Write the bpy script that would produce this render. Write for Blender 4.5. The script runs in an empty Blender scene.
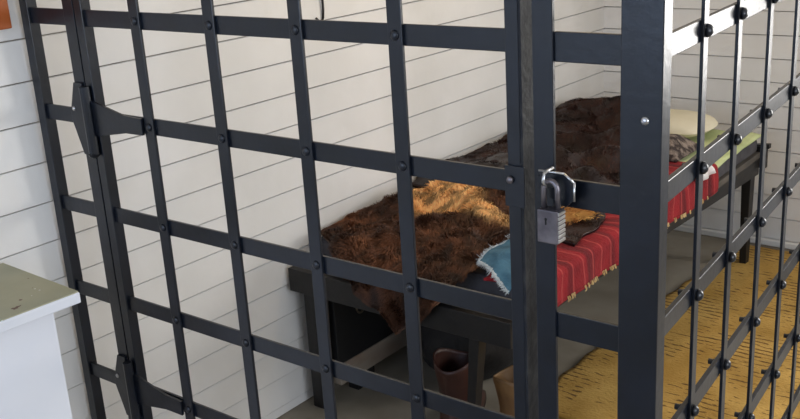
import bpy, bmesh, math, random
from mathutils import Vector, Matrix, noise
random.seed(7)
scn = bpy.context.scene
C = scn.collection
S = .23                      # metres per cell of the cage lattice
ZF = 6.14                    # the floor lies this many cells under the door's topmost seen bar
def P(x, y, z): return Vector((x*S, y*S, (z+ZF)*S))

# ---------------------------------------------------------------- camera
cd = bpy.data.cameras.new('camera'); cam = bpy.data.objects.new('camera', cd); C.objects.link(cam)
cd.sensor_width = 36; cd.lens = 997.74/800*36; cd.clip_start = .02
right = Vector((0.78833, 0.61247, -0.05843)); down = Vector((0.14593, -0.27840, -0.94931)); fwd = Vector((-0.59770, 0.73984, -0.30885))
cam.matrix_world = Matrix.Translation(P(6.6764, -5.7705, 1.0439)) @ Matrix((( right.x, -down.x, -fwd.x), (right.y, -down.y, -fwd.y), (right.z, -down.z, -fwd.z))).to_4x4()
scn.camera = cam

# ---------------------------------------------------------------- world, lights, exposure
w = bpy.data.worlds.new('world'); scn.world = w; w.use_nodes = True
w.node_tree.nodes['Background'].inputs[0].default_value = (.72, .82, 1, 1)
w.node_tree.nodes['Background'].inputs[1].default_value = 1.0
def area(name, loc, target, sx, sy, power, col):
    l = bpy.data.lights.new(name, 'AREA'); l.shape = 'RECTANGLE'; l.size = sx; l.size_y = sy; l.energy = power; l.color = col
    o = bpy.data.objects.new(name, l); C.objects.link(o); o.location = loc
    o.rotation_euler = (Vector(target)-Vector(loc)).to_track_quat('-Z', 'Y').to_euler(); return o
area('daylight_back', (1.98, 2.96, 1.37), (1.6, -1.0, 1.1), .95, 1.15, 48, (1, .97, .92))
area('daylight_right', (3.62, -.75, 1.55), (-.3, -.3, .9), 2.4, 1.3, 46, (.84, .91, 1))
area('daylight_behind', (.0, -3.42, 1.6), (-.3, 0, 1.2), 2.2, 1.3, 34, (.52, .69, 1))
bl = bpy.data.lights.new('bulb_light', 'POINT'); bl.energy = 11; bl.color = (1, .70, .32); bl.shadow_soft_size = .03
bo = bpy.data.objects.new('bulb_light', bl); C.objects.link(bo); bo.location = (.12, 1.3, 2.3)
scn.view_settings.view_transform = 'Standard'; scn.view_settings.look = 'None'
scn.view_settings.exposure = 0.22; scn.view_settings.gamma = 1; scn.view_settings.use_curve_mapping = False

# ---------------------------------------------------------------- materials
def srgb(r, g, b):
    f = lambda c: (c/255/12.92) if c/255 <= .04045 else ((c/255+.055)/1.055)**2.4
    return (f(r), f(g), f(b), 1)
def mat(name, col, col2=None, scale=6, rough=.6, bump=0, bscale=40, metal=0, stretch=(1,1,1), spec=.5, detail=4, lo=.35, hi=.65, coat=0, sheen=0):
    m = bpy.data.materials.new(name); m.use_nodes = True; n = m.node_tree.nodes; L = m.node_tree.links
    b = n['Principled BSDF']; b.inputs['Roughness'].default_value = rough; b.inputs['Metallic'].default_value = metal
    b.inputs['Specular IOR Level'].default_value = spec; b.inputs['Sheen Weight'].default_value = sheen
    tc = n.new('ShaderNodeTexCoord'); mp = n.new('ShaderNodeMapping'); mp.inputs['Scale'].default_value = stretch
    L.new(tc.outputs['Object'], mp.inputs[0])
    nz = n.new('ShaderNodeTexNoise'); nz.inputs['Scale'].default_value = scale; nz.inputs['Detail'].default_value = detail
    L.new(mp.outputs[0], nz.inputs['Vector'])
    cr = n.new('ShaderNodeValToRGB'); cr.color_ramp.elements[0].position = lo; cr.color_ramp.elements[1].position = hi
    cr.color_ramp.elements[0].color = col; cr.color_ramp.elements[1].color = col2 or col
    L.new(nz.outputs['Fac'], cr.inputs[0]); L.new(cr.outputs[0], b.inputs['Base Color'])
    if bump:
        n2 = n.new('ShaderNodeTexNoise'); n2.inputs['Scale'].default_value = bscale; n2.inputs['Detail'].default_value = 5
        L.new(mp.outputs[0], n2.inputs['Vector']); bp = n.new('ShaderNodeBump'); bp.inputs['Strength'].default_value = bump; bp.inputs['Distance'].default_value = .01
        L.new(n2.outputs['Fac'], bp.inputs['Height']); L.new(bp.outputs[0], b.inputs['Normal'])
    m['ramp'] = cr.name
    return m
M = {}
M['paint'] = mat('white_board_paint', srgb(226,224,221), srgb(236,234,232), 3, .62, .12, 22)
M['groove'] = mat('groove_brown', srgb(104,92,80), srgb(176,168,158), 9, .9)  # grey-brown backing tone seen in the gaps between boards
M['ceiling'] = mat('ceiling_paint', srgb(215,212,205), srgb(222,220,214), 3, .8)
M['iron'] = mat('black_iron', srgb(12,17,26), srgb(18,24,35), 14, .30, .05, 60, metal=0.0, spec=.5)
M['iron_worn'] = mat('worn_iron', srgb(26,28,34), srgb(60,60,60), 22, .6, .2, 80, lo=.45, hi=.85, spec=.25)
M['cab'] = mat('cabinet_white', srgb(228,230,238), srgb(236,237,242), 3, .5, .03, 20)
M['frame_wood'] = mat('orange_wood', srgb(140,66,22), srgb(178,92,34), 10, .45, .1, 30, stretch=(1,1,.2))
M['paper'] = mat('aged_paper', srgb(214,200,165), srgb(226,215,185), 5, .9)
M['darkwood'] = mat('dark_painted_wood', srgb(11,10,11), srgb(23,21,21), 8, .5, .15, 40, stretch=(1,.25,1))
M['plank'] = mat('worn_grey_wood', srgb(62,58,54), srgb(104,97,88), 14, .65, .2, 40, stretch=(1,.25,1))
M['tick'] = mat('grey_ticking', srgb(62,60,64), srgb(80,78,82), 16, .9, .2, 60)
M['green'] = mat('pale_green_cloth', srgb(182,192,136), srgb(204,212,160), 6, .9, .2, 50)
M['pillow'] = mat('cream_cotton', srgb(214,206,180), srgb(228,220,196), 5, .9, .2, 40)
M['hide'] = mat('dark_brown_hide', srgb(18,8,7), srgb(36,17,15), 9, .40, .4, 18, spec=.4)
M['hide_edge'] = mat('golden_tuft', srgb(176,112,52), srgb(216,168,96), 20, .8)
M['hide_rim'] = mat('pale_hide_rim', srgb(120,84,62), srgb(150,112,84), 12, .8)
M['leather'] = mat('red_brown_leather', srgb(52,27,19), srgb(70,37,27), 9, .45, .3, 30)
M['tan_leather'] = mat('tan_leather', srgb(112,80,48), srgb(140,106,66), 9, .5, .3, 30)
M['sole'] = mat('boot_sole', srgb(30,22,18), srgb(45,34,28), 9, .7)
M['denim'] = mat('blue_denim', srgb(44,84,110), srgb(74,120,146), 16, .9, .4, 120)
M['fray'] = mat('frayed_white_thread', srgb(196,204,208), srgb(226,230,232), 30, .9)
M['speckle'] = mat('speckled_knit', srgb(56,46,44), srgb(142,128,118), 34, .95, .5, 60, lo=.42, hi=.6)
M['rag'] = mat('white_rag', srgb(205,190,190), srgb(235,232,230), 12, .8)
M['steel'] = mat('dull_steel', srgb(96,91,96), srgb(132,126,130), 26, .38, .1, 60, metal=.8)
M['bright_steel'] = mat('bright_steel', srgb(200,200,202), srgb(215,215,215), 26, .28, metal=.95)
M['black'] = mat('black_hole', srgb(8,8,8), None, 5, .8)
M['shade_sack'] = mat('shade_sacking', srgb(24,22,21), srgb(38,35,33), 12, .95, .4, 50)
M['trunk'] = mat('black_trunk_paint', srgb(6,6,7), srgb(11,11,12), 6, .7, .1, 30)
M['trunk_base'] = mat('pale_worn_slat', srgb(150,138,124), srgb(118,84,66), 9, .7, .2, 30, lo=.45, hi=.75, stretch=(1,.4,1))
M['cord'] = mat('dark_cord', srgb(36,32,30), None, 5, .7)
M['fringe'] = mat('cream_fringe', srgb(206,170,110), srgb(226,200,150), 30, .9)
M['brass'] = mat('old_ring_metal', srgb(96,88,76), srgb(116,104,88), 12, .45, metal=.6)

# iron edges catch light; floor
M['floor'] = mat('worn_grey_floor', srgb(126,118,104), srgb(158,150,136), 3, .6, .1, 30)

def cabinet_top():
    m = mat('olive_tan_top', srgb(150,148,122), srgb(168,164,136), 5, .5, .04, 20); n = m.node_tree.nodes; L = m.node_tree.links
    b = n['Principled BSDF']; src = b.inputs['Base Color'].links[0].from_socket; tc = [k for k in n if k.type == 'TEX_COORD'][0]
    for sc, thr, col in ((18, .70, (.72,.72,.66,1)), (30, .30, (.12,.05,.03,1))):
        z = n.new('ShaderNodeTexNoise'); z.inputs['Scale'].default_value = sc; z.inputs['Detail'].default_value = 3; L.new(tc.outputs['Object'], z.inputs[0])
        mt = n.new('ShaderNodeMath'); mt.operation = 'GREATER_THAN' if thr > .5 else 'LESS_THAN'; mt.inputs[1].default_value = thr
        L.new(z.outputs['Fac'], mt.inputs[0]); mx = n.new('ShaderNodeMixRGB'); mx.inputs[2].default_value = col
        L.new(mt.outputs[0], mx.inputs[0]); L.new(src, mx.inputs[1]); src = mx.outputs[0]
    L.new(src, b.inputs['Base Color']); return m
M['cab_top'] = cabinet_top()

def rug_mat():
    m = mat('golden_jute', srgb(168,130,58), srgb(196,158,84), 5, .95, .5, 90, detail=6); n = m.node_tree.nodes; L = m.node_tree.links
    b = n['Principled BSDF']; src = b.inputs['Base Color'].links[0].from_socket; tc = [k for k in n if k.type == 'TEX_COORD'][0]
    # rows of short dark stitches along X, broken up by noise
    mp = n.new('ShaderNodeMapping'); L.new(tc.outputs['Object'], mp.inputs[0])
    wv = n.new('ShaderNodeTexWave'); wv.bands_direction = 'Y'; wv.inputs['Scale'].default_value = 11.0; wv.inputs['Distortion'].default_value = 2.2
    wv.inputs['Detail'].default_value = 2; wv.inputs['Detail Scale'].default_value = 2.0; L.new(mp.outputs[0], wv.inputs[0])
    a = n.new('ShaderNodeMath'); a.operation = 'LESS_THAN'; a.inputs[1].default_value = .22; L.new(wv.outputs['Fac'], a.inputs[0])
    mp2 = n.new('ShaderNodeMapping'); mp2.inputs['Scale'].default_value = (22, 90, 1); L.new(tc.outputs['Object'], mp2.inputs[0])
    z = n.new('ShaderNodeTexNoise'); z.inputs['Scale'].default_value = 1; z.inputs['Detail'].default_value = 3; L.new(mp2.outputs[0], z.inputs[0])
    z2 = n.new('ShaderNodeTexNoise'); z2.inputs['Scale'].default_value = 3.4; L.new(tc.outputs['Object'], z2.inputs[0])
    ad = n.new('ShaderNodeMath'); ad.operation = 'ADD'; L.new(z.outputs['Fac'], ad.inputs[0]); L.new(z2.outputs['Fac'], ad.inputs[1])
    c = n.new('ShaderNodeMath'); c.operation = 'GREATER_THAN'; c.inputs[1].default_value = 1.03; L.new(ad.outputs[0], c.inputs[0])
    ml = n.new('ShaderNodeMath'); ml.operation = 'MULTIPLY'; L.new(a.outputs[0], ml.inputs[0]); L.new(c.outputs[0], ml.inputs[1])
    mx = n.new('ShaderNodeMixRGB'); mx.inputs[2].default_value = srgb(104,74,30); L.new(ml.outputs[0], mx.inputs[0]); L.new(src, mx.inputs[1]); L.new(mx.outputs[0], b.inputs['Base Color'])
    return m
M['rug'] = rug_mat()

def blanket_mat():      # woven stripes run across the blanket (constant y)
    m = mat('red_wool_blanket', srgb(126,16,26), srgb(156,28,36), 10, .95, .5, 110); n = m.node_tree.nodes; L = m.node_tree.links
    b = n['Principled BSDF']; src = b.inputs['Base Color'].links[0].from_socket; tc = [k for k in n if k.type == 'TEX_COORD'][0]
    for sc, lo, hi, col in ((2.3, .80, .98, srgb(104,16,26)), (5.1, .93, .995, srgb(176,66,64)), (1.3, .95, 1.0, srgb(84,14,24))):
        wv = n.new('ShaderNodeTexWave'); wv.bands_direction = 'Y'; wv.inputs['Scale'].default_value = sc; wv.inputs['Distortion'].default_value = .4; L.new(tc.outputs['Object'], wv.inputs[0])
        mr = n.new('ShaderNodeMapRange'); mr.inputs[1].default_value = lo; mr.inputs[2].default_value = hi; mr.inputs[4].default_value = .8; L.new(wv.outputs['Fac'], mr.inputs[0])
        mx = n.new('ShaderNodeMixRGB'); mx.inputs[2].default_value = col; L.new(mr.outputs[0], mx.inputs[0]); L.new(src, mx.inputs[1]); src = mx.outputs[0]
    L.new(src, b.inputs['Base Color']); return m
M['red'] = blanket_mat()

def fur_mat():          # fur colours: red-brown with golden patches, kept in a vertex colour layer
    m = bpy.data.materials.new('patchy_fur'); m.use_nodes = True; n = m.node_tree.nodes; L = m.node_tree.links
    b = n['Principled BSDF']; b.inputs['Roughness'].default_value = .6; b.inputs['Specular IOR Level'].default_value = .35
    at = n.new('ShaderNodeVertexColor'); at.layer_name = 'coat'; L.new(at.outputs[0], b.inputs['Base Color']); return m
M['fur'] = fur_mat()

# ---------------------------------------------------------------- mesh helpers
ORG = {}
def place(o, parent):
    if parent is not None:
        o.parent = parent
def empty(name, loc, label=None, cat=None, group=None):
    o = bpy.data.objects.new(name, None); o.empty_display_size = .05; C.objects.link(o); o.location = loc; ORG[o.name] = Vector(loc)
    tag(o, label, cat, group); return o
def tag(o, label=None, cat=None, group=None, kind=None):
    if label: o['label'] = label
    if cat: o['category'] = cat
    if group: o['group'] = group
    if kind: o['kind'] = kind
    return o
class MB:
    def __init__(s): s.v = []; s.f = []
    def add(s, vs, fs):
        k = len(s.v); s.v += [Vector(a) for a in vs]; s.f += [tuple(i+k for i in f) for f in fs]; return s
    def box(s, a, b):   # two corners, in metres
        x0,y0,z0 = a; x1,y1,z1 = b
        return s.add([(x0,y0,z0),(x1,y0,z0),(x1,y1,z0),(x0,y1,z0),(x0,y0,z1),(x1,y0,z1),(x1,y1,z1),(x0,y1,z1)],
                     [(0,3,2,1),(4,5,6,7),(0,1,5,4),(1,2,6,5),(2,3,7,6),(3,0,4,7)])
    def ubox(s, x0, x1, y0, y1, z0, z1): return s.box(P(x0,y0,z0), P(x1,y1,z1))
    def tube(s, pts, r, seg=8, closed=False):
        pts = [Vector(p) for p in pts]; k = len(s.v); n = len(pts)
        for i, p in enumerate(pts):
            rr = r[i] if isinstance(r, (list, tuple)) else r
            d = (pts[(i+1) % n]-pts[i-1]) if closed else (pts[min(i+1, n-1)]-pts[max(i-1, 0)])
            d.normalize(); up = Vector((0,0,1)) if abs(d.z) < .9 else Vector((1,0,0))
            a = d.cross(up).normalized(); b = d.cross(a)
            for j in range(seg):
                t = 2*math.pi*j/seg; s.v.append(p+a*math.cos(t)*rr+b*math.sin(t)*rr)
        m = n if closed else n-1
        for i in range(m):
            for j in range(seg):
                s.f.append((k+i*seg+j, k+i*seg+(j+1) % seg, k+((i+1) % n)*seg+(j+1) % seg, k+((i+1) % n)*seg+j))
        if not closed:
            s.f.append(tuple(k+j for j in range(seg))[::-1]); s.f.append(tuple(k+(n-1)*seg+j for j in range(seg)))
        return s
    def prism(s, poly, off):    # polygon of points swept by a vector
        n = len(poly); off = Vector(off); a = [Vector(p) for p in poly]; b = [p+off for p in a]
        return s.add(a+b, [tuple(range(n))[::-1], tuple(range(n, 2*n))]+[(i, (i+1) % n, n+(i+1) % n, n+i) for i in range(n)])
    def dome(s, c, axis, r, h, seg=12, rings=4):
        axis = Vector(axis).normalized(); up = Vector((0,0,1)) if abs(axis.z) < .9 else Vector((1,0,0)); a = axis.cross(up).normalized(); b = axis.cross(a); c = Vector(c); k = len(s.v)
        for i in range(rings):
            t = math.pi/2*i/rings
            for j in range(seg):
                q = 2*math.pi*j/seg; s.v.append(c+axis*h*math.sin(t)+(a*math.cos(q)+b*math.sin(q))*r*math.cos(t))
        s.v.append(c+axis*h)
        for i in range(rings-1):
            for j in range(seg): s.f.append((k+i*seg+j, k+i*seg+(j+1) % seg, k+(i+1)*seg+(j+1) % seg, k+(i+1)*seg+j))
        t = k+rings*seg
        for j in range(seg): s.f.append((k+(rings-1)*seg+j, k+(rings-1)*seg+(j+1) % seg, t))
        s.f.append(tuple(k+j for j in range(seg))[::-1]); return s
    def build(s, name, m, parent=None, bevel=0, smooth=False, subsurf=0, solid=0, seg=2, kind=None):
        org = Vector((0,0,0))
        if parent is None:
            mn = Vector([min(v[i] for v in s.v) for i in range(3)]); mx = Vector([max(v[i] for v in s.v) for i in range(3)]); org = Vector(((mn.x+mx.x)/2, (mn.y+mx.y)/2, mn.z))
        else: org = ORG[parent.name]
        me = bpy.data.meshes.new(name); me.from_pydata([v-org for v in s.v], [], s.f); me.update()
        bm = bmesh.new(); bm.from_mesh(me); bmesh.ops.recalc_face_normals(bm, faces=bm.faces); bm.to_mesh(me); bm.free()
        o = bpy.data.objects.new(name, me); C.objects.link(o); me.materials.append(M[m] if isinstance(m, str) else m)
        if parent is None: o.location = org; ORG[o.name] = org
        else: o.parent = parent; ORG[o.name] = org
        if parent is not None and parent.type == 'MESH': pass
        if solid: q = o.modifiers.new('thickness', 'SOLIDIFY'); q.thickness = solid; q.offset = -1
        if bevel: q = o.modifiers.new('bevel', 'BEVEL'); q.width = bevel; q.segments = seg; q.limit_method = 'ANGLE'
        if subsurf: q = o.modifiers.new('smooth', 'SUBSURF'); q.levels = subsurf; q.render_levels = subsurf
        if smooth or subsurf:
            for p_ in me.polygons: p_.use_smooth = True
        if kind: o['kind'] = kind
        return o
# ORG of a mesh part equals its thing's origin, so sub-parts share the same local frame.

def fnoise(x, y, z=0, s=1.0): return noise.noise(Vector((x*s, y*s, z*s)))
def ss(a, b, x):
    t = max(0, min(1, (x-a)/(b-a))); return t*t*(3-2*t)

# ---------------------------------------------------------------- the setting
XR, YF, YB, ZC = 16.2, -15.2, 13.096, 5.2
def boards(name, axis, lo, hi, face, sgn, hole=None):
    mb = MB(); pitch = .443; top = -1.131
    ks = list(range(-14, 12))
    for k in ks:
        zt = top-.443*k; zb = zt-pitch
        if zt < -ZF+.05: continue
        zb = max(zb, -ZF)
        g = .008
        zt_, zb_ = min(zt, ZC)-g, zb+g
        if zt_-zb_ < .04: continue
        # face leans very slightly out toward its lower edge
        d0, d1 = .0, .022
        n = 24
        spans = [(lo, hi)]
        if hole and zb > hole[2]-.01 and zt < hole[3]+.01: spans = [(lo, hole[0]), (hole[1], hi)]
        for lo_, hi_ in spans:
            if axis == 'y':
                poly = [P(face-sgn*.05, lo_, zb_), P(face+sgn*d1, lo_, zb_), P(face+sgn*d0, lo_, zt_), P(face-sgn*.05, lo_, zt_)]
                mb.prism(poly, (0, (hi_-lo_)*S, 0))
            else:
                poly = [P(lo_, face-sgn*.05, zb_), P(lo_, face+sgn*d1, zb_), P(lo_, face+sgn*d0, zt_), P(lo_, face-sgn*.05, zt_)]
                mb.prism(poly, ((hi_-lo_)*S, 0, 0))
    o = mb.build(name, 'paint', None, bevel=.0012, seg=1)
    o['kind'] = 'structure'
    return o
WX = -2.872
boards('wall_left', 'y', YF, YB+.05, WX, 1)
HOLE = (6.4, 10.8, -2.903, 2.413)
boards('wall_back', 'x', WX, XR, YB+.022, -1, HOLE)
b = MB().ubox(WX-.5, WX-.03, YF-.3, YB+.4, -ZF-.3, ZC); tag(b.build('wall_left_backing', 'groove'), kind='structure')
b = MB()
for x0, x1, z0, z1 in ((WX-.03, HOLE[0], -ZF-.3, ZC), (HOLE[1], XR+.4, -ZF-.3, ZC), (HOLE[0], HOLE[1], -ZF-.3, HOLE[2]), (HOLE[0], HOLE[1], HOLE[3], ZC)): b.ubox(x0, x1, YB+.055, YB+.5, z0, z1)
tag(b.build('wall_back_backing', 'groove'), kind='structure')
tag(MB().ubox(WX-.5, XR+.4, YF-.4, YB+.5, -ZF-.6, -ZF).build('floor', 'floor'), kind='structure')
tag(MB().ubox(WX-.5, XR+.4, YF-.4, YB+.5, ZC, ZC+.4).build('ceiling', 'ceiling'), kind='structure')
def wall_with_window(name, n, axis, face, lo, hi, w0, w1, z0, z1, thick):
    mb = MB()
    def bx(a, b, c, d):
        if axis == 'y': mb.ubox(face, face+thick, a, b, c, d)
        else: mb.ubox(a, b, face-thick, face, c, d)
    bx(lo, w0, -ZF, ZC); bx(w1, hi, -ZF, ZC); bx(w0, w1, -ZF, z0); bx(w0, w1, z1, ZC)
    tag(mb.build(name, 'ceiling'), kind='structure')
    t = empty(n, P(face, (w0+w1)/2, z0) if axis == 'y' else P((w0+w1)/2, face, z0)); t['kind'] = 'structure'
    fr = MB(); m_ = (w0+w1)/2; zm = (z0+z1)/2
    def fb(a, b, c, d):
        if axis == 'y': fr.ubox(face+.1, face+.3, a, b, c, d)
        else: fr.ubox(a, b, face-.3, face-.1, c, d)
    fb(w0, w0+.2, z0, z1); fb(w1-.2, w1, z0, z1); fb(w0+.2, w1-.2, z0, z0+.2); fb(w0+.2, w1-.2, z1-.2, z1); fb(w0+.2, w1-.2, zm-.1, zm+.1); fb(m_-.1, m_+.1, z0+.2, z1-.2)
    fr.build('window_frame', 'cab', t)
wall_with_window('wall_right', 'window_1', 'y', XR, YF-.4, YB+.05, -8.6, 2.0, -2.2, 3.6, .4)
wall_with_window('wall_front', 'window_2', 'x', YF, WX, XR, -2.2, 7.6, -2.2, 3.6, .4)
t = empty('window_3', P(8.6, YB, HOLE[2])); t['kind'] = 'structure'; b = MB()
x0, x1, z0, z1 = HOLE; zm = (z0+z1)/2
for q in ((x0-.3, x0, z0-.3, z1+.3), (x1, x1+.3, z0-.3, z1+.3), (x0, x1, z0-.3, z0), (x0, x1, z1, z1+.3)): b.ubox(q[0], q[1], YB-.12, YB+.0, q[2], q[3])
b.build('window_casing', 'cab', t)
b = MB()
for q in ((x0, x0+.15, z0, z1), (x1-.15, x1, z0, z1), (x0+.15, x1-.15, z0, z0+.15), (x0+.15, x1-.15, z1-.15, z1), (x0+.15, x1-.15, zm-.08, zm+.08)): b.ubox(q[0], q[1], YB+.1, YB+.3, q[2], q[3])
b.build('window_frame', 'cab', t)
# slim quarter-round strip along the foot of the back wall
b = MB().ubox(-2.84, XR, YB-.07, YB+.02, -ZF, -ZF+.13); tag(b.build('baseboard_back', 'paint', bevel=.006), kind='structure')

# ---------------------------------------------------------------- cell door (hinged lattice of flat bars)
ROWS = [3, 2, 1, 0, -.996, -2.0, -2.987, -4.0, -5.0]
TOPZ, BOTZ = 3.25, -5.95
door = empty('cell_door', P(.6, 0, BOTZ), 'black iron lattice cell door hung on two tapered strap hinges and padlocked at its right side', 'door')
def fx(x): return x+.0052*(6.676-x)
HX0, HX1 = fx(-1.90), fx(-1.785)       # hinge stile front face
LX0, LX1 = 3.035, 3.161        # lock stile
MB().ubox(HX0, HX1, -.03, .085, BOTZ, TOPZ).build('hinge_stile', 'iron', door, bevel=.0015)
MB().ubox(LX0, LX1-.02, -.03, .125, BOTZ, TOPZ).build('lock_stile', 'iron', door, bevel=.0015)
MB().ubox(LX1-.02, LX1, -.03, .125, BOTZ, TOPZ).build('strike_strip', 'iron_worn', door, bevel=.0012)
COLS = [fx(x) for x in (-.988, .029, 1.052, 2.064)]
for x in COLS: MB().ubox(x-.066, x+.066, -.03, .0, BOTZ, TOPZ).build('vertical_bar', 'iron', door, bevel=.0012)
for z in [TOPZ-.08]+ROWS[1:]+[BOTZ+.08]:
    MB().ubox(HX1, LX0, .0, .03, z-.08, z+.08).build('crossbar', 'iron', door, bevel=.0012)
for z in ROWS[2:]:
    for x in COLS: MB().dome(P(x, -.03, z), (0,-1,0), .042*S, .022*S, 12, 3).build('rivet', 'iron', door, smooth=True)
for z in (-.996, -4.0):        # tapered hinge straps and their barrels
    poly = [P(HX0+.03, -.031, z+.36), P(HX0+.06, -.031, z-.25), P(-1.28, -.031, z-.09), P(-1.02, -.031, z-.08), P(-1.02, -.031, z+.08), P(-1.3, -.031, z+.09)]
    poly = [P(-1.79, -.031, z+.20), P(-1.79, -.031, z-.17), P(-1.28, -.031, z-.085), P(-1.02, -.031, z-.08), P(-1.02, -.031, z+.08), P(-1.28, -.031, z+.09)]
    MB().prism(poly, (0, -.03*S, 0)).build('hinge_strap', 'iron', door, bevel=.001)
    b = MB(); b.tube([P(-1.81, -.085, z-.34), P(-1.81, -.085, z+.34)], .052*S, 12); b.dome(P(-1.81, -.085, z-.34), (0,0,-1), .062*S, .05*S, 12, 3)
    b.build('hinge_barrel', 'iron', door, bevel=.0005)
# latch plate on the lock stile
zl = -.996
MB().prism([P(3.02, -.031, zl+.13), P(3.18, -.031, zl+.13), P(3.18, -.031, zl-.17), P(3.02, -.031, zl-.17)], (0, -.02*S, 0)).build('latch_plate', 'iron', door, bevel=.001)
MB().dome(P(3.07, -.061, zl+.03), (0,-1,0), .03*S, .02*S, 10, 3).build('screw', 'steel', door, smooth=True)

# ---------------------------------------------------------------- fixed frame of the cage front
cage = empty('jail_cage', P(4.03, .06, -ZF), 'black iron cage of riveted flat bars with a thick corner post around the bed', 'cage')
MB().ubox(-2.79, -2.66, -.03, .09, -ZF, TOPZ+.2).build('wall_post', 'iron', cage, bevel=.0015)
MB().ubox(-2.055, -1.885, -.02, .01, -ZF, TOPZ+.2).build('hinge_post', 'iron', cage, bevel=.0012)
MB().ubox(3.245, 3.40, -.025, .01, -ZF, TOPZ+.2).build('lock_post', 'iron', cage, bevel=.0012)
MB().ubox(3.888, 4.172, -.03, .10, -ZF, TOPZ+.2).build('corner_post', 'iron', cage, bevel=.0015)
for z in ROWS[1:]+[BOTZ+.08]:
    MB().ubox(-2.66, -2.055, .0, .03, z-.08, z+.08).build('crossbar', 'iron', cage, bevel=.0012)
    MB().ubox(3.40, 3.888, .0, .03, z-.115-.01, z+.115-.04).build('crossbar', 'iron', cage, bevel=.0012)
MB().ubox(-2.70, 3.888, -.03, .06, TOPZ+.06, TOPZ+.2).build('top_bar', 'iron', cage, bevel=.0012)
for z in (-.996, -4.0):
    poly = [P(-2.03, -.021, z+.36), P(-2.135, -.021, z+.09), P(-2.15, -.021, z-.03), P(-2.06, -.021, z-.29), P(-2.03, -.021, z-.38), P(-1.90, -.021, z-.38), P(-1.90, -.021, z+.36)]
    lf = MB().prism(poly, (0, -.03*S, 0)).build('hinge_leaf', 'iron', cage, bevel=.001)
    MB().dome(P(-2.085, -.051, z+.09), (0,-1,0), .026*S, .015*S, 10, 3).build('screw', 'bright_steel', lf, smooth=True)
MB().dome(P(4.06, -.03, -.455), (0,-1,0), .03*S, .018*S, 12, 3).build('screw', 'bright_steel', cage, smooth=True)
# staple bracket the padlock hangs from: a bent plate with a bright folded edge, standing out from the lock post
YS = -.10
br = MB().prism([P(3.33, YS, zl+.14), P(3.52, YS, zl+.14), P(3.59, YS, zl+.085), P(3.59, YS, zl-.04), P(3.53, YS, zl-.09), P(3.36, YS, zl-.02)], (0, .02*S, 0)).build('staple_plate', 'iron', cage, bevel=.0005)
b = MB(); pts = [(3.33, zl+.145), (3.525, zl+.145), (3.60, zl+.088), (3.60, zl-.04)]
for (xa, za), (xb, zb) in zip(pts, pts[1:]): b.tube([P(xa, YS-.006, za), P(xb, YS-.006, zb)], .008*S, 6)
b.build('folded_edge', 'bright_steel', br, smooth=True)
MB().ubox(3.30, 3.40, YS+.02, -.025, zl+.02, zl+.10).build('staple_arm', 'iron', cage, bevel=.001)
px, py, pz = 3.455, -.165, -1.205
b = MB(); b.tube([P(3.43, -.09, zl+.04)]+[P(3.43, py+.0-.055*math.sin(math.pi*i/8), zl+.12+.05*-math.cos(math.pi*i/8)-.0) for i in range(9)]+[P(3.43, -.09, zl+.17)], .012*S, 8)
b.build('staple', 'bright_steel', cage, smooth=True)

# ---------------------------------------------------------------- padlock
lock = empty('padlock', P(px, py, pz-.12), 'grey laminated steel padlock hanging from the bracket beside the cell door', 'padlock')
b = MB(); b.ubox(px-.078, px+.078, py-.055, py+.050, pz-.118, pz+.118)
body = b.build('body', 'steel', lock, bevel=.002)
b = MB(); nl = 7
for i in range(nl): z0 = pz-.112+i*.224/nl; b.ubox(px+.070, px+.086, py-.045, py+.045, z0+.005, z0+.224/nl-.005)
b.build('laminations', 'bright_steel', body, bevel=.0005)
sh = [P(px+.052, py, pz+.10)]+[P(px+.052*math.cos(math.pi*i/14), py, pz+.25+.06*math.sin(math.pi*i/14)) for i in range(15)]+[P(px-.052, py, pz+.10)]
MB().tube(sh, .020*S, 10).build('shackle', 'steel', lock, smooth=True)
b = MB(); b.dome(P(px-.01, py-.055, pz+.055), (0,-1,0), .011*S, .003*S, 10, 2); b.ubox(px-.015, px-.005, py-.058, py-.054, pz+.015, pz+.05)
b.build('keyhole', 'black', body)

# ---------------------------------------------------------------- side lattice of the cage
SX, SA, DZ = 4.078, -.082, -.045
side = cage
ca, sa = math.cos(SA), math.sin(SA)
def Q(s, n, z):     # s along the panel, n outward
    return P(SX+s*sa+n*ca, s*ca-n*sa, z)
def sbar(s0, s1, n0, n1, z0, z1):
    mb = MB(); mb.prism([Q(s0,n0,z0), Q(s1,n0,z0), Q(s1,n1,z0), Q(s0,n1,z0)], (0,0,(z1-z0)*S)); return mb
SEND = 12.85
svs = [1.0392, 1.9216, 2.8895, 3.8892]+[3.8892+.97*i for i in range(1, 10)]
for s in svs: sbar(s-.054, s+.054, .0, .026, -5.95, TOPZ).build('vertical_bar', 'iron', side, bevel=.0012)
for z in ROWS[1:]: sbar(.1, SEND, -.042, .0, z+DZ-.078, z+DZ+.078).build('crossbar', 'iron', side, bevel=.0012)
for z in (TOPZ, -5.95): sbar(.1, SEND, -.032, .032, z-.07, z+.07).build('crossbar', 'iron', side, bevel=.0012)
sbar(SEND, SEND+.15, -.07, .07, -ZF, TOPZ+.2).build('end_post', 'iron', side, bevel=.0015)
for z in ROWS[2:8]:
    for s in svs[:9]:
        r = MB(); r.dome(Q(s, .032, z+DZ), (ca,-sa,0), .05*S, .045*S, 12, 3); r.tube([Q(s, -.032, z+DZ), Q(s, -.115, z+DZ)], .026*S, 8)
        r.dome(Q(s, -.045, z+DZ), (-ca,sa,0), .042*S, .05*S, 8, 2)
        r.build('bolt', 'iron', side, smooth=True)

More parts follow.
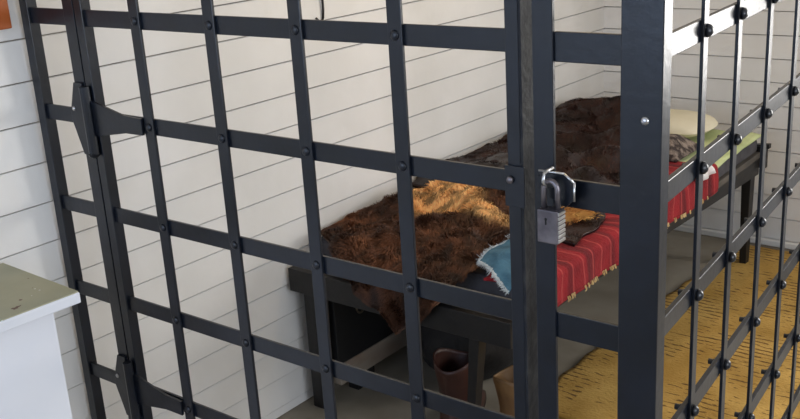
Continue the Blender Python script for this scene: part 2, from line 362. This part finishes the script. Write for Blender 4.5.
# ---------------------------------------------------------------- cabinet and picture frame at left
cr_ = Matrix.Rotation(math.radians(-2.5), 4, 'Z'); piv = P(-1.196, -.903, -2.4)
cab = empty('cabinet', P(-2.0, -2.6, -ZF), 'white painted cabinet with an olive tan top against the white wall beside the cell', 'cabinet')
def rotp(mb):
    mb.v = [piv+cr_ @ (v-piv) for v in mb.v]; return mb
rotp(MB().ubox(-2.58, -1.196, -4.6, -.903, -2.475, -2.4)).build('cabinet_top', 'cab_top', cab, bevel=.0)
rotp(MB().ubox(-2.59, -1.184, -4.61, -.893, -2.52, -2.412)).build('edge_trim', 'cab', cab, bevel=.003)
rotp(MB().ubox(-2.56, -1.385, -4.5, -1.08, -ZF+.2, -2.52)).build('body', 'cab', cab, bevel=.002)
rotp(MB().ubox(-2.54, -1.45, -4.46, -1.17, -ZF, -ZF+.2)).build('plinth', 'cab', cab)
pf = empty('picture_frame', P(-2.83, -.7, -.11), 'orange-brown wooden picture frame hanging on the white wall left of the cell', 'picture frame')
b = MB(); fx0, fx1 = -2.845, -2.76
b.ubox(fx0, fx1, -1.5, -1.28, -.11, 1.8); b.ubox(fx0, fx1, -.384, -.164, -.11, 1.8); b.ubox(fx0, fx1, -1.28, -.384, -.11, .11); b.ubox(fx0, fx1, -1.28, -.384, 1.58, 1.8)
b.build('frame_moulding', 'frame_wood', pf, bevel=.003)
MB().ubox(fx0, fx0+.03, -1.28, -.384, .11, 1.58).build('print', 'paper', pf)
# cord on the wall
b = MB(); cx = -2.83; b.tube([P(cx, 4.56+.02*math.sin(i), -.655+i*.12) for i in range(38)], .017*S, 6); b.tube([P(cx, 4.56, -.655), P(cx, 4.50, -.70), P(cx, 4.42, -.63)], .015*S, 6)
tag(b.build('hanging_cord', 'cord', smooth=True), 'thin dark cord hanging down the white board wall behind the upper cell door', 'cord')

# ---------------------------------------------------------------- bed
BZ = -3.95
def ex(y): return 1.0-.15*(y-3.38)/9.0          # right edge of the platform
bed = empty('bed', P(-.9, 7.8, -ZF), 'dark wooden plank bed standing along the white board wall inside the cell', 'bed')
xs = [0, .26, .5, .75, 1]
for i in range(4):
    a0 = -2.80+(ex(3.38)+2.80)*xs[i]+.012; a1 = -2.80+(ex(3.38)+2.80)*xs[i+1]-.012
    b0 = -2.80+(ex(12.0)+2.80)*xs[i]+.012; b1 = -2.80+(ex(12.0)+2.80)*xs[i+1]-.012
    MB().prism([P(a0, 3.46, BZ-.11), P(a1, 3.46, BZ-.11), P(b1, 11.95, BZ-.11), P(b0, 11.95, BZ-.11)], (0,0,.11*S)).build('plank', 'plank', bed, bevel=.001)
MB().ubox(-2.78, .86, 3.36, 3.46, BZ-.34, BZ).build('end_rail', 'darkwood', bed, bevel=.002)
MB().ubox(-2.66, .95, 11.95, 12.07, BZ-.3, BZ+.1).build('end_rail', 'darkwood', bed, bevel=.002)
MB().prism([P(.60, 3.46, BZ-.4), P(.68, 3.46, BZ-.4), P(.60, 11.95, BZ-.4), P(.52, 11.95, BZ-.4)], (0,0,.29*S)).build('side_rail', 'darkwood', bed, bevel=.002)
MB().prism([P(ex(5)-.08, 5, BZ-.13), P(ex(5)-.08, 5, BZ-.11), P(ex(11.95)-.08, 11.95, BZ-.11), P(ex(11.95)-.08, 11.95, BZ-.42)], (.06*S, 0, 0)).build('edge_board', 'darkwood', bed)
MB().prism([P(.50, 11.95, BZ+.0), P(.98, 12.0, BZ+.06), P(.98, 12.0, BZ+.14), P(.50, 11.95, BZ+.10)], (0, .12*S, 0)).build('end_stub', 'darkwood', bed)
MB().ubox(-2.70, -2.60, 3.46, 11.95, BZ-.4, BZ-.11).build('side_rail', 'darkwood', bed, bevel=.002)
def leg(x0, x1, y0, y1, dx=0, zb=-ZF):
    mb = MB(); mb.ubox(x0, x1, y0, y1, BZ-.11, BZ-.34)
    t = MB(); a = [P(x0,y0,BZ-.11), P(x1,y0,BZ-.11), P(x1,y1,BZ-.11), P(x0,y1,BZ-.11)]; k = .03
    c = [P(x0+dx+k,y0+k,zb), P(x1+dx-k,y0+k,zb), P(x1+dx-k,y1-k,zb), P(x0+dx+k,y1-k,zb)]
    t.add(a+c, [(0,1,2,3), (7,6,5,4), (0,4,5,1), (1,5,6,2), (2,6,7,3), (3,7,4,0)]); t.build('leg', 'darkwood', bed, bevel=.002)
leg(-2.62, -2.36, 3.46, 3.72, -.06); leg(.20, .36, 3.47, 3.66, -.2); leg(-2.60, -2.38, 11.68, 11.93); leg(.62, .80, 11.66, 11.90, .0, -ZF+.055)

# mattress
def top_z(x, y): return -3.66+.03*fnoise(x, y, 0, .9)
mt = MB(); nx, ny = 10, 26
def slab(name, m, x0, x1f, y0, y1, z0, z1, parent=None, **k):
    b = MB(); b.add([P(x0,y0,z0), P(x1f(y0),y0,z0), P(x1f(y1),y1,z0), P(x0,y1,z0), P(x0,y0,z1), P(x1f(y0),y0,z1), P(x1f(y1),y1,z1), P(x0,y1,z1)],
                    [(0,3,2,1),(4,5,6,7),(0,1,5,4),(1,2,6,5),(2,3,7,6),(3,0,4,7)]); return b.build(name, m, parent, **k)
o = slab('mattress', 'tick', -2.76, lambda y: ex(y)-.04, 3.9, 11.9, BZ+.004, -3.68, bevel=.016, seg=3)
tag(o, 'thin grey mattress lying on the plank bed under the red blanket', 'mattress')

def sheet(name, m, nu, nv, fn, thick=.006, parent=None, sub=0, kind=None):
    b = MB(); vs = []; fs = []
    for j in range(nv+1):
        for i in range(nu+1): vs.append(P(*fn(i/nu, j/nv)))
    for j in range(nv):
        for i in range(nu): a = j*(nu+1)+i; fs.append((a, a+1, a+nu+2, a+nu+1))
    b.add(vs, fs); o = b.build(name, m, parent, solid=0, smooth=True)
    q = o.modifiers.new('thickness', 'SOLIDIFY'); q.thickness = thick; q.offset = 0
    return o

# green sheet folded over the head of the mattress
def fgreen(u, v):
    y = 9.3+(11.95-9.3)*v; e = ex(y)+.0; L = u*(e+2.72)
    x = -2.72+L; z = -3.62+.04*fnoise(x, y, 3, 2)-.03*ss(e-.2, e, x)
    return (x, y, z)
tag(sheet('bed_sheet', 'green', 40, 30, fgreen), 'pale green sheet spread over the head end of the bed', 'sheet')

# red blanket
def fred(u, v):
    y = 3.62+(9.55-3.62)*v+.05*math.sin(u*9); x0 = -.62+.95*(1-ss(3.7, 4.7, y)); tot = 1.46-x0; x = x0+tot*u; e = ex(y)+.045
    z = -3.575+.035*fnoise(x, y, 1, 1.3)+.02*fnoise(x, y, 5, 3)
    r = .07
    if x > e-r:
        d = x-(e-r)
        if d < r*1.57: a = d/r; x = e-r+r*math.sin(a); z -= r*(1-math.cos(a))
        else: d -= r*1.57; x = e+.02*math.sin(y*5.5)*min(1, d*5)+.02*d; z -= r+d
    hem = -3.98-.015*math.sin(y*2.3)
    return (x, y, max(z, hem-.03*(u > .999)))
def fred2(u, v):
    x, y, z = fred(u, v)
    return x, y, z
red = sheet('blanket', 'red', 90, 110, fred2, thick=.007)
tag(red, 'bright red woven blanket with a cream fringe hanging over the long edge of the bed', 'blanket')
fb = MB()
for i in range(150):
    v = i/149; 
    if fnoise(v*30, 2, 0) < .02: continue
    x, y, z = fred2(1, v); x += .012
    for k in range(2):
        xx = x+random.uniform(-.004, .012); yy = y+random.uniform(-.015, .015); L = random.uniform(.0, .035)
        fb.tube([P(xx, yy, z+.04), P(xx+.012, yy+random.uniform(-.02,.02), z-.01), P(xx+.012, yy+random.uniform(-.02,.02), z-L)], [.008*S, .007*S, .004*S], 4)
org_red = ORG[red.name]
fb.build('fringe', 'fringe', red, kind='stuff')

# ---------------------------------------------------------------- hides
def hide_h(x, y):      # dark hide heaped along the wall side of the bed
    t = (y-6.0)/6.1
    ridge = -1.95+.25*math.sin(y*1.1)
    amp = .27*ss(-.02, .10, t)*(1-ss(.95, 1.02, t)*.8)
    amp += .17*math.exp(-((y-11.3)/.7)**2)+.08*math.exp(-((y-9.6)/.6)**2)-.05*math.exp(-((y-8.4)/.7)**2)
    h = amp*math.exp(-((x-ridge)/(1.25 if x > ridge else 1.0))**2)
    h += .16*math.exp(-((x+.6)/.5)**2)*math.exp(-((y-8.8)/.8)**2)+.12*math.exp(-((x+.1)/.4)**2)*math.exp(-((y-6.6)/.7)**2)
    for lx, ly, la, lr in ((-1.3, 10.9, .18, .42), (-.75, 9.5, .22, .36), (-.35, 8.3, .17, .34), (-1.35, 9.1, .10, .3), (-.1, 7.2, .15, .28), (-.95, 7.6, .16, .38), (-1.0, 8.5, -.14, .28), (-.5, 8.9, -.12, .18), (-1.15, 10.15, -.12, .25), (-.45, 7.7, -.1, .18), (.3, 6.4, .10, .22), (-.2, 6.3, -.08, .2)):
        h += 1.5*la*math.exp(-((x-lx)**2+(y-ly)**2)/lr**2)
    h += -.05*ss(6.5,8,y)+.08*fnoise(x, y, 2, .9)+.06*fnoise(x, y, 4, 2.2)-.08*ss(8.6, 9.4, y)*(1-ss(10.2, 10.8, y))
    w = 1-abs(fnoise(x*.9, y*1.2, 7, 1.0))*2.4; h += .05*max(0, w)**2
    return h
def fhide(u, v):
    y0 = 6.25-1.15*ss(.45, .95, u); y = y0+(11.9-y0)*v
    xe = .74-.42*ss(5.8, 7.2, y)-.28*ss(7.5, 9, y)-.55*ss(9.3, 11.5, y)+.10*fnoise(0, y, 1, 2.3); x = -2.78+(xe+2.78)*u
    edge = min(1, min((1-u)*6, v*9, (1-v)*8, 1)); edge = math.sin(edge*math.pi/2)
    z = -3.53+(max(hide_h(x, y), -.0)+.05)*edge
    return (x, y+.04*fnoise(x, y, 3, 3), z)
hd = sheet('dark_hide', 'hide', 110, 170, fhide, thick=.012)
tag(hd, 'dark brown leathery hide heaped at the head end of the bed against the wall', 'hide')
# golden woolly tufts along its turned edge near the padlock
tb = MB()
for i in range(1500):
    cx_, cy_ = random.gauss(.30, .10), random.gauss(5.95, .16)
    base = P(cx_, cy_, -3.45+max(0, .05*fnoise(cx_, cy_, 0, 5))); d = Vector((random.gauss(.3,.5), random.gauss(0,.6), random.uniform(.3,1.0))).normalized()
    tb.tube([base, base+d*.012, base+d*.02+Vector((.008,0,-.003))], [.0016, .0013, .0005], 3)
tb.build('woolly_edge', 'hide_edge', hd, kind='stuff')

# red-brown fur robe, draped over the foot of the bed, hanging over the end rail
def robe_pt(u, v):
    # v: 0 at the hanging flap's lower edge .. 1 at the far edge ; u: 0 wall side .. 1 open side
    hv = .18; w = max(0, (v-hv)/(1-hv)); y = 3.29+w*(6.35-3.29)
    xl = -1.62-1.12*ss(3.25, 4.15, y)**.8; xr = -.05+.42*ss(4.3, 5.3, y)
    x = xl+(xr-xl)*u
    if v < hv:
        tip = max(0, 1-abs(u-.56)/(.56 if u < .56 else .44)); hang = .05+.58*tip
        t = 1-v/hv; z = -3.76-hang*t+.015*fnoise(x*4, 1, 2); y = 3.29-.02*t+.03*fnoise(x*3, z*3, 1)
        return Vector((x, y, z))
    base = -3.76+ss(0, .16, w)*.14+.09*u*ss(.1, .4, w)
    h = .08*math.exp(-((x+1.9)/.7)**2)*ss(.35, .85, w)+.30*math.exp(-((x+1.15)/.5)**2)*math.exp(-((y-5.9)/.6)**2)
    h += .12*math.exp(-((x+.4)/.45)**2)*math.exp(-((y-4.8)/.8)**2)+.10*math.exp(-((x+1.3)/.4)**2)*math.exp(-((y-4.5)/.5)**2)
    h += .16*math.exp(-(((x+2.0)/.5)**2+((y-5.95)/.4)**2))-.10*math.exp(-(((x+1.7)/.5)**2+((y-5.15)/.25)**2))+(.25*fnoise(x, y, 9, 1.45)+.07*fnoise(x, y, 3, 3.3))*ss(0, .15, w)
    edge = min(1, (1-u)*9, u*7+.1)
    return Vector((x+.10*fnoise(x, y, 6, 1.7), y, base+.03+max(h, 0)*edge))
def coat(x, y, z, rnd):
    dark = Vector((.040, .016, .008)); redb = Vector((.14, .052, .023)); gold = Vector((.88, .53, .22))
    n1 = fnoise(x, y, z, 1.6)+.5*fnoise(x, y, z, 4)
    g = 1.1*math.exp(-(((x+2.0)/.50)**2+((y-5.75)/.50)**2)) + 1.0*math.exp(-(((x+1.35)/.45)**2+((y-5.45)/.36)**2)) + .75*math.exp(-(((x+.65)/.5)**2+((y-5.25)/.28)**2)) + .4*math.exp(-(((x+.1)/.3)**2+((y-5.6)/.4)**2))
    g = max(0, min(1, ss(.25, .8, g+n1*.35)))
    c = dark.lerp(redb, max(0, min(1, .5+n1)))
    c = c.lerp(gold, g); cl = .45+1.1*max(0, min(1, .5+fnoise(x, y, z*.5, 6)*1.1+.5*fnoise(x, y, 0, 13))); return c*(.75+.5*rnd)*cl
robe = empty('fur_robe', P(-1.2, 4.8, -4.5), 'reddish brown fur robe with golden patches draped over the foot of the bed', 'fur robe')
def fur_object(name, ptf, parent, n, length, thick=.006, nu=70, nv=70, comb=Vector((.35,-.75,-.15)), coat=coat, skin=True):
    b = MB(); fs = []
    for j in range(nv+1):
        for i in range(nu+1): q = ptf(i/nu, j/nv); b.v.append(P(*q))
    for j in range(nv):
        for i in range(nu): a = j*(nu+1)+i; b.f.append((a, a+1, a+nu+2, a+nu+1))
    cols = [coat(*ptf(i/nu, j/nv), .3) for j in range(nv+1) for i in range(nu+1)]
    def finish(o):
        la = o.data.color_attributes.new('coat', 'FLOAT_COLOR', 'POINT')
        for i, c in enumerate(cols): la.data[i].color = (c[0], c[1], c[2], 1)
    o = None
    if skin:
        o = b.build(name, 'fur', parent, smooth=True); finish(o)
        q = o.modifiers.new('thickness', 'SOLIDIFY'); q.thickness = thick; q.offset = -1
    hb = MB(); cols = []
    for _ in range(n):
        u, v = random.random(), random.random()
        if random.random() < .10: u = random.choice((0., 1.))
        elif random.random() < .08: v = 0.
        p = ptf(u, v); pu = ptf(min(1, u+.01), v)-ptf(max(0, u-.01), v); pv = ptf(u, min(1, v+.01))-ptf(u, max(0, v-.01))
        nr = pu.cross(pv).normalized()
        if nr.z < 0 and abs(nr.z) > .2: nr = -nr
        if abs(nr.z) <= .35 and nr.y > 0: nr = -nr
        wp = P(*p)
        sw = Vector((fnoise(p.x, p.y, p.z+3, 3.2), fnoise(p.x, p.y, p.z+9, 3.2), fnoise(p.x, p.y, p.z+5, 5)*.5))*2.0
        d = (nr*.55+comb+sw+Vector((random.gauss(0,.18), random.gauss(0,.18), random.gauss(0,.12)))).normalized()
        if d.dot(nr) < .12: d = (d+nr*(.15-d.dot(nr))).normalized()
        L = length*random.uniform(.6, 1.15)*(.5 if v < .2 or u < .04 else 1); sd = d.cross(nr).normalized()*.0011
        a0 = wp; a1 = wp+d*L*.55+nr*L*.10; a2 = wp+d*L-nr*L*.05+Vector((0,0,-L*.18))
        k = len(hb.v); hb.v += [a0-sd, a0+sd, a1-sd*.8, a1+sd*.8, a2]; hb.f += [(k, k+1, k+3, k+2), (k+2, k+3, k+4)]
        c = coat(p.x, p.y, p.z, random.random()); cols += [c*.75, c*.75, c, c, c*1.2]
    # keep the strands' own winding: they are two-sided ribbons
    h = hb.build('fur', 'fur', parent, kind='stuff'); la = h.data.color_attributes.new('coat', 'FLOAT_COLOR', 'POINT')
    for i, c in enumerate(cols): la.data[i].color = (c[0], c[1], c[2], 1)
    return o
def coat_dark(x, y, z, rnd):
    n1 = fnoise(x, y, z+8, 1.5)+.6*fnoise(x, y, z, 5)
    c = Vector((.014, .0045, .003)).lerp(Vector((.066, .022, .013)), max(0, min(1, .45+n1*1.1))); return c*(.6+.8*rnd)
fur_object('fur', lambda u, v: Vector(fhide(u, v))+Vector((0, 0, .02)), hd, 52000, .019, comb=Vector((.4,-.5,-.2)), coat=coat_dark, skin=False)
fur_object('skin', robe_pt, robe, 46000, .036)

eb = MB(); eb.tube([P(*(robe_pt(i/60, 0)+Vector((0, -.012, -.005)))) for i in range(61)], .010*S, 6); eb.tube([P(*(robe_pt(0, i/40)+Vector((-.01, 0, .01)))) for i in range(12)], .008*S, 6)
eb.build('cut_edge', 'hide_rim', robe, smooth=True)

# ---------------------------------------------------------------- small cloths and pillow
def fden(u, v):
    ax, ay = .10+.66*u, 3.86-.36*u; bx_, by_ = .06+.66*u, 4.80-.75*u
    x = ax+(bx_-ax)*v; y = ay+(by_-ay)*v
    z = -3.42+.05*fnoise(x, y, 1, 3)-.16*ss(.35, 1, u)*(1-v)-.07*ss(.3, 0, v)+.03*math.sin(u*3.1)
    return (x, y, z)
den = sheet('denim_cloth', 'denim', 40, 40, fden, thick=.005)
tag(den, 'folded blue denim cloth with a frayed white edge on the foot of the bed', 'cloth')
f2 = MB()
for i in range(420):
    t = random.random(); side_ = random.random() < .45
    u, v = (0, t) if side_ else (t, 0)
    x, y, z = fden(u, v); o_ = Vector((-.03, -.01, 0)) if side_ else Vector((0, -.035, -.01))
    a = P(x, y, z+.012); d = Vector((o_.x+random.gauss(0,.02), o_.y+random.gauss(0,.02), -.01+random.gauss(0,.02)))*S
    f2.tube([a-d*.3, a+d*.5, a+d], [.0011, .0010, .0005], 3)
f2.build('frayed_edge', 'fray', den, kind='stuff')

# pillow
pl = MB(); cxp, cyp = -1.02, 11.3; wu, wv_, hp = 1.22, .68, .20; NU = 28
for sgn in (1, -1):
    k = len(pl.v)
    for j in range(NU+1):
        for i in range(NU+1):
            a, c = i/NU*2-1, j/NU*2-1; r = max(0, (1-a**4)*(1-c**4))**.55; pin = 1-.08*(abs(a)**3)*(abs(c)**3)
            X = a*wu*(1-.06*c*c); Y = c*wv_*(1-.08*a*a)
            Z = sgn*hp*r*(1+.12*fnoise(a*2, c*2, sgn, 1))
            pl.v.append(P(cxp+X*pin, cyp+Y*pin, -3.43+(Z if sgn > 0 else Z*.75)))
    for j in range(NU):
        for i in range(NU): a = k+j*(NU+1)+i; pl.f.append((a, a+1, a+NU+2, a+NU+1))
tag(pl.build('pillow', 'pillow', smooth=True), 'plump cream pillow at the head end of the bed on the green sheet', 'pillow')

def fspk(u, v):
    x = -.75+1.1*u; y = 9.35+1.05*v; r = min(1, min(u, 1-u)*4, min(v, 1-v)*4)
    return (x, y, -3.54+.33*math.sin(r*math.pi/2)*(1-.45*u)+.09*fnoise(x, y, 2, 3.2)*r)
tag(sheet('speckled_cloth', 'speckle', 34, 34, fspk, thick=.008), 'crumpled speckled grey-brown knit cloth lying in front of the cream pillow', 'cloth')
def frag(u, v):
    a, c = u*2-1, v*2-1; r = max(0, 1-max(abs(a), abs(c))**2.2)
    x = 1.0+.13*a*(1+.2*math.sin(v*7)); y = 8.75+.22*c*(1+.15*math.sin(u*9))
    return (x, y, -3.53+.20*r**.7+.035*fnoise(a*2, c*2, 4, 1.5)*(r+.2))
tag(sheet('white_rag', 'rag', 20, 20, frag, thick=.004), 'small crumpled white rag lying on the far end of the red blanket', 'rag')

# ---------------------------------------------------------------- under the bed
# trunk
tr = empty('trunk', P(-2.35, 6.2, -ZF), 'black trunk with a ring pull and pale base slat standing under the bed', 'trunk')
MB().ubox(-2.60, -2.38, 3.80, 8.3, -5.56, -4.46).build('body', 'trunk', tr, bevel=.004)
MB().ubox(-2.62, -2.36, 3.78, 8.32, -4.50, -4.37).build('lid', 'trunk', tr, bevel=.003)
MB().ubox(-2.595, -2.365, 3.81, 8.29, -5.88, -5.56).build('base_slat', 'trunk_base', tr, bevel=.003)
for y in (4.4, 7.8): MB().ubox(-2.58, -2.39, y-.2, y+.2, -ZF, -5.87).build('foot', 'trunk', tr, bevel=.002)
RY, RZ = 4.33, -4.81
b = MB(); rc = P(-2.35, RY, RZ); pts = []
for i in range(20): t = 2*math.pi*i/20; pts.append(rc+Vector((.002, math.cos(t)*.020, math.sin(t)*.020)))
b.tube(pts, .0035, 8, closed=True); b.tube([P(-2.39, RY, RZ+.085), P(-2.34, RY, RZ+.085)], .004, 8); b.build('ring_pull', 'brass', tr, smooth=True)

def boot(name, m, loc, rz, H, label, lean=0.0):
    t = empty(name, loc, label, 'boot', 'boots under the bed'); R_ = Matrix.Rotation(rz, 4, 'Z'); b = MB(); seg = 28; rings = 15
    for j in range(rings+1):
        f = j/rings; z = .025+f*(H-.025)
        rx = .050+.018*ss(.35, 1, f)+.004*(1-f); ry = .055+.020*ss(.3, 1, f); off = lean*f; cy = 0
        if f < .30: ry += (.30-f)/.30*.025
        for i in range(seg):
            a = 2*math.pi*i/seg; x = math.cos(a)*rx; y = math.sin(a)*ry
            if f < .36 and math.sin(a) > 0: y += (1-ss(.0, .36, f))*.135*math.sin(a)**1.5
            zz = z-(.030*ss(.8, 1, f))*(abs(math.cos(a))**2.0)*0-(.028*ss(.75, 1, f))*(abs(math.sin(a))**2)
            b.v.append(loc+R_ @ Vector((x+off, y+cy, zz)))
    for j in range(rings):
        for i in range(seg): b.f.append((j*seg+i, j*seg+(i+1) % seg, (j+1)*seg+(i+1) % seg, (j+1)*seg+i))
    b.f.append(tuple(range(seg))[::-1])
    o = b.build('shaft', m, t, smooth=True); q = o.modifiers.new('thickness', 'SOLIDIFY'); q.thickness = .004; q.offset = -1
    s_ = MB(); poly = []
    for i in range(seg):
        a = 2*math.pi*i/seg; y = math.sin(a)*.085
        if math.sin(a) > 0: y += .135*math.sin(a)**1.5
        poly.append(loc+R_ @ Vector((math.cos(a)*.050, y, .006)))
    s_.prism(poly, (0,0,.02)); s_.build('sole', 'sole', t, bevel=.002)
    hb = MB(); hb.box((0,0,0), (0,0,0)); hb = MB()
    hb.prism([loc+R_ @ Vector(p) for p in ((-.035,-.075,0), (.035,-.075,0), (.035,-.005,0), (-.035,-.005,0))], (0,0,.012)); hb.build('heel', 'sole', t)
    return t
boot('boot', 'leather', P(-.50, 4.1, -ZF), math.radians(12), .262, 'tall red-brown leather boot standing under the foot of the bed')
boot('boot', 'tan_leather', P(.31, 4.35, -ZF), math.radians(-95), .225, 'shorter tan leather boot standing beside the near right bed leg')

# dark bundle added to hide the floor and darken the space under the bed
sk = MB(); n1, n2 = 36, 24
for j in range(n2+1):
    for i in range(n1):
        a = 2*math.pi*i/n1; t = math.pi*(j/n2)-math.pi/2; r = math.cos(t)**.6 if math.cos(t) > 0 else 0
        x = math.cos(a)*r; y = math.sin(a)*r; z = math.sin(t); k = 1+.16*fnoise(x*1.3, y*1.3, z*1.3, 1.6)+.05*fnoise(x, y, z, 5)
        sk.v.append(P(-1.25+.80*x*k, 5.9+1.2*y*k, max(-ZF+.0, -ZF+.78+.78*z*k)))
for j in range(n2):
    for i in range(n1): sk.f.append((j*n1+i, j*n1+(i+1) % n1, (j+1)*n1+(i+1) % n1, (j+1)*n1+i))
tag(sk.build('shade_sack', 'shade_sack', smooth=True), 'dark bulky cloth bundle added to darken the space under the bed', 'shade_sack')

# ---------------------------------------------------------------- rug
rg = MB(); N1, N2 = 40, 90
for j in range(N2+1):
    for i in range(N1+1):
        v, u = j/N2, i/N1; y = 5.0+(12.7-5.0)*v; xl = .03+.30*max(0, (y-7)/6)**1.2; xl += .02*math.sin(y*9); xr = 3.75-.055*(y)
        rg.v.append(P(xl+(xr-xl)*u, y, -ZF+.045+.012*fnoise(u*9, v*20, 0, 1)))
for j in range(N2):
    for i in range(N1): a = j*(N1+1)+i; rg.f.append((a, a+1, a+N1+2, a+N1+1))
o = rg.build('rug', 'rug', smooth=True); q = o.modifiers.new('thickness', 'SOLIDIFY'); q.thickness = .009; q.offset = -1
tag(o, 'golden yellow woven jute rug with dark stitched rows on the cell floor', 'rug')

# bare bulb fitting over the cell
lp = empty('ceiling_bulb', (.12, 1.3, (ZC+ZF)*S), 'bare bulb hanging from the ceiling above the cell', 'lamp')
MB().tube([(.12,1.3,(ZC+ZF)*S), (.12,1.3,2.40)], .004, 8).build('flex', 'cord', lp)
MB().tube([(.12,1.3,2.42), (.12,1.3,2.375)], .016, 12).build('socket', 'black', lp)
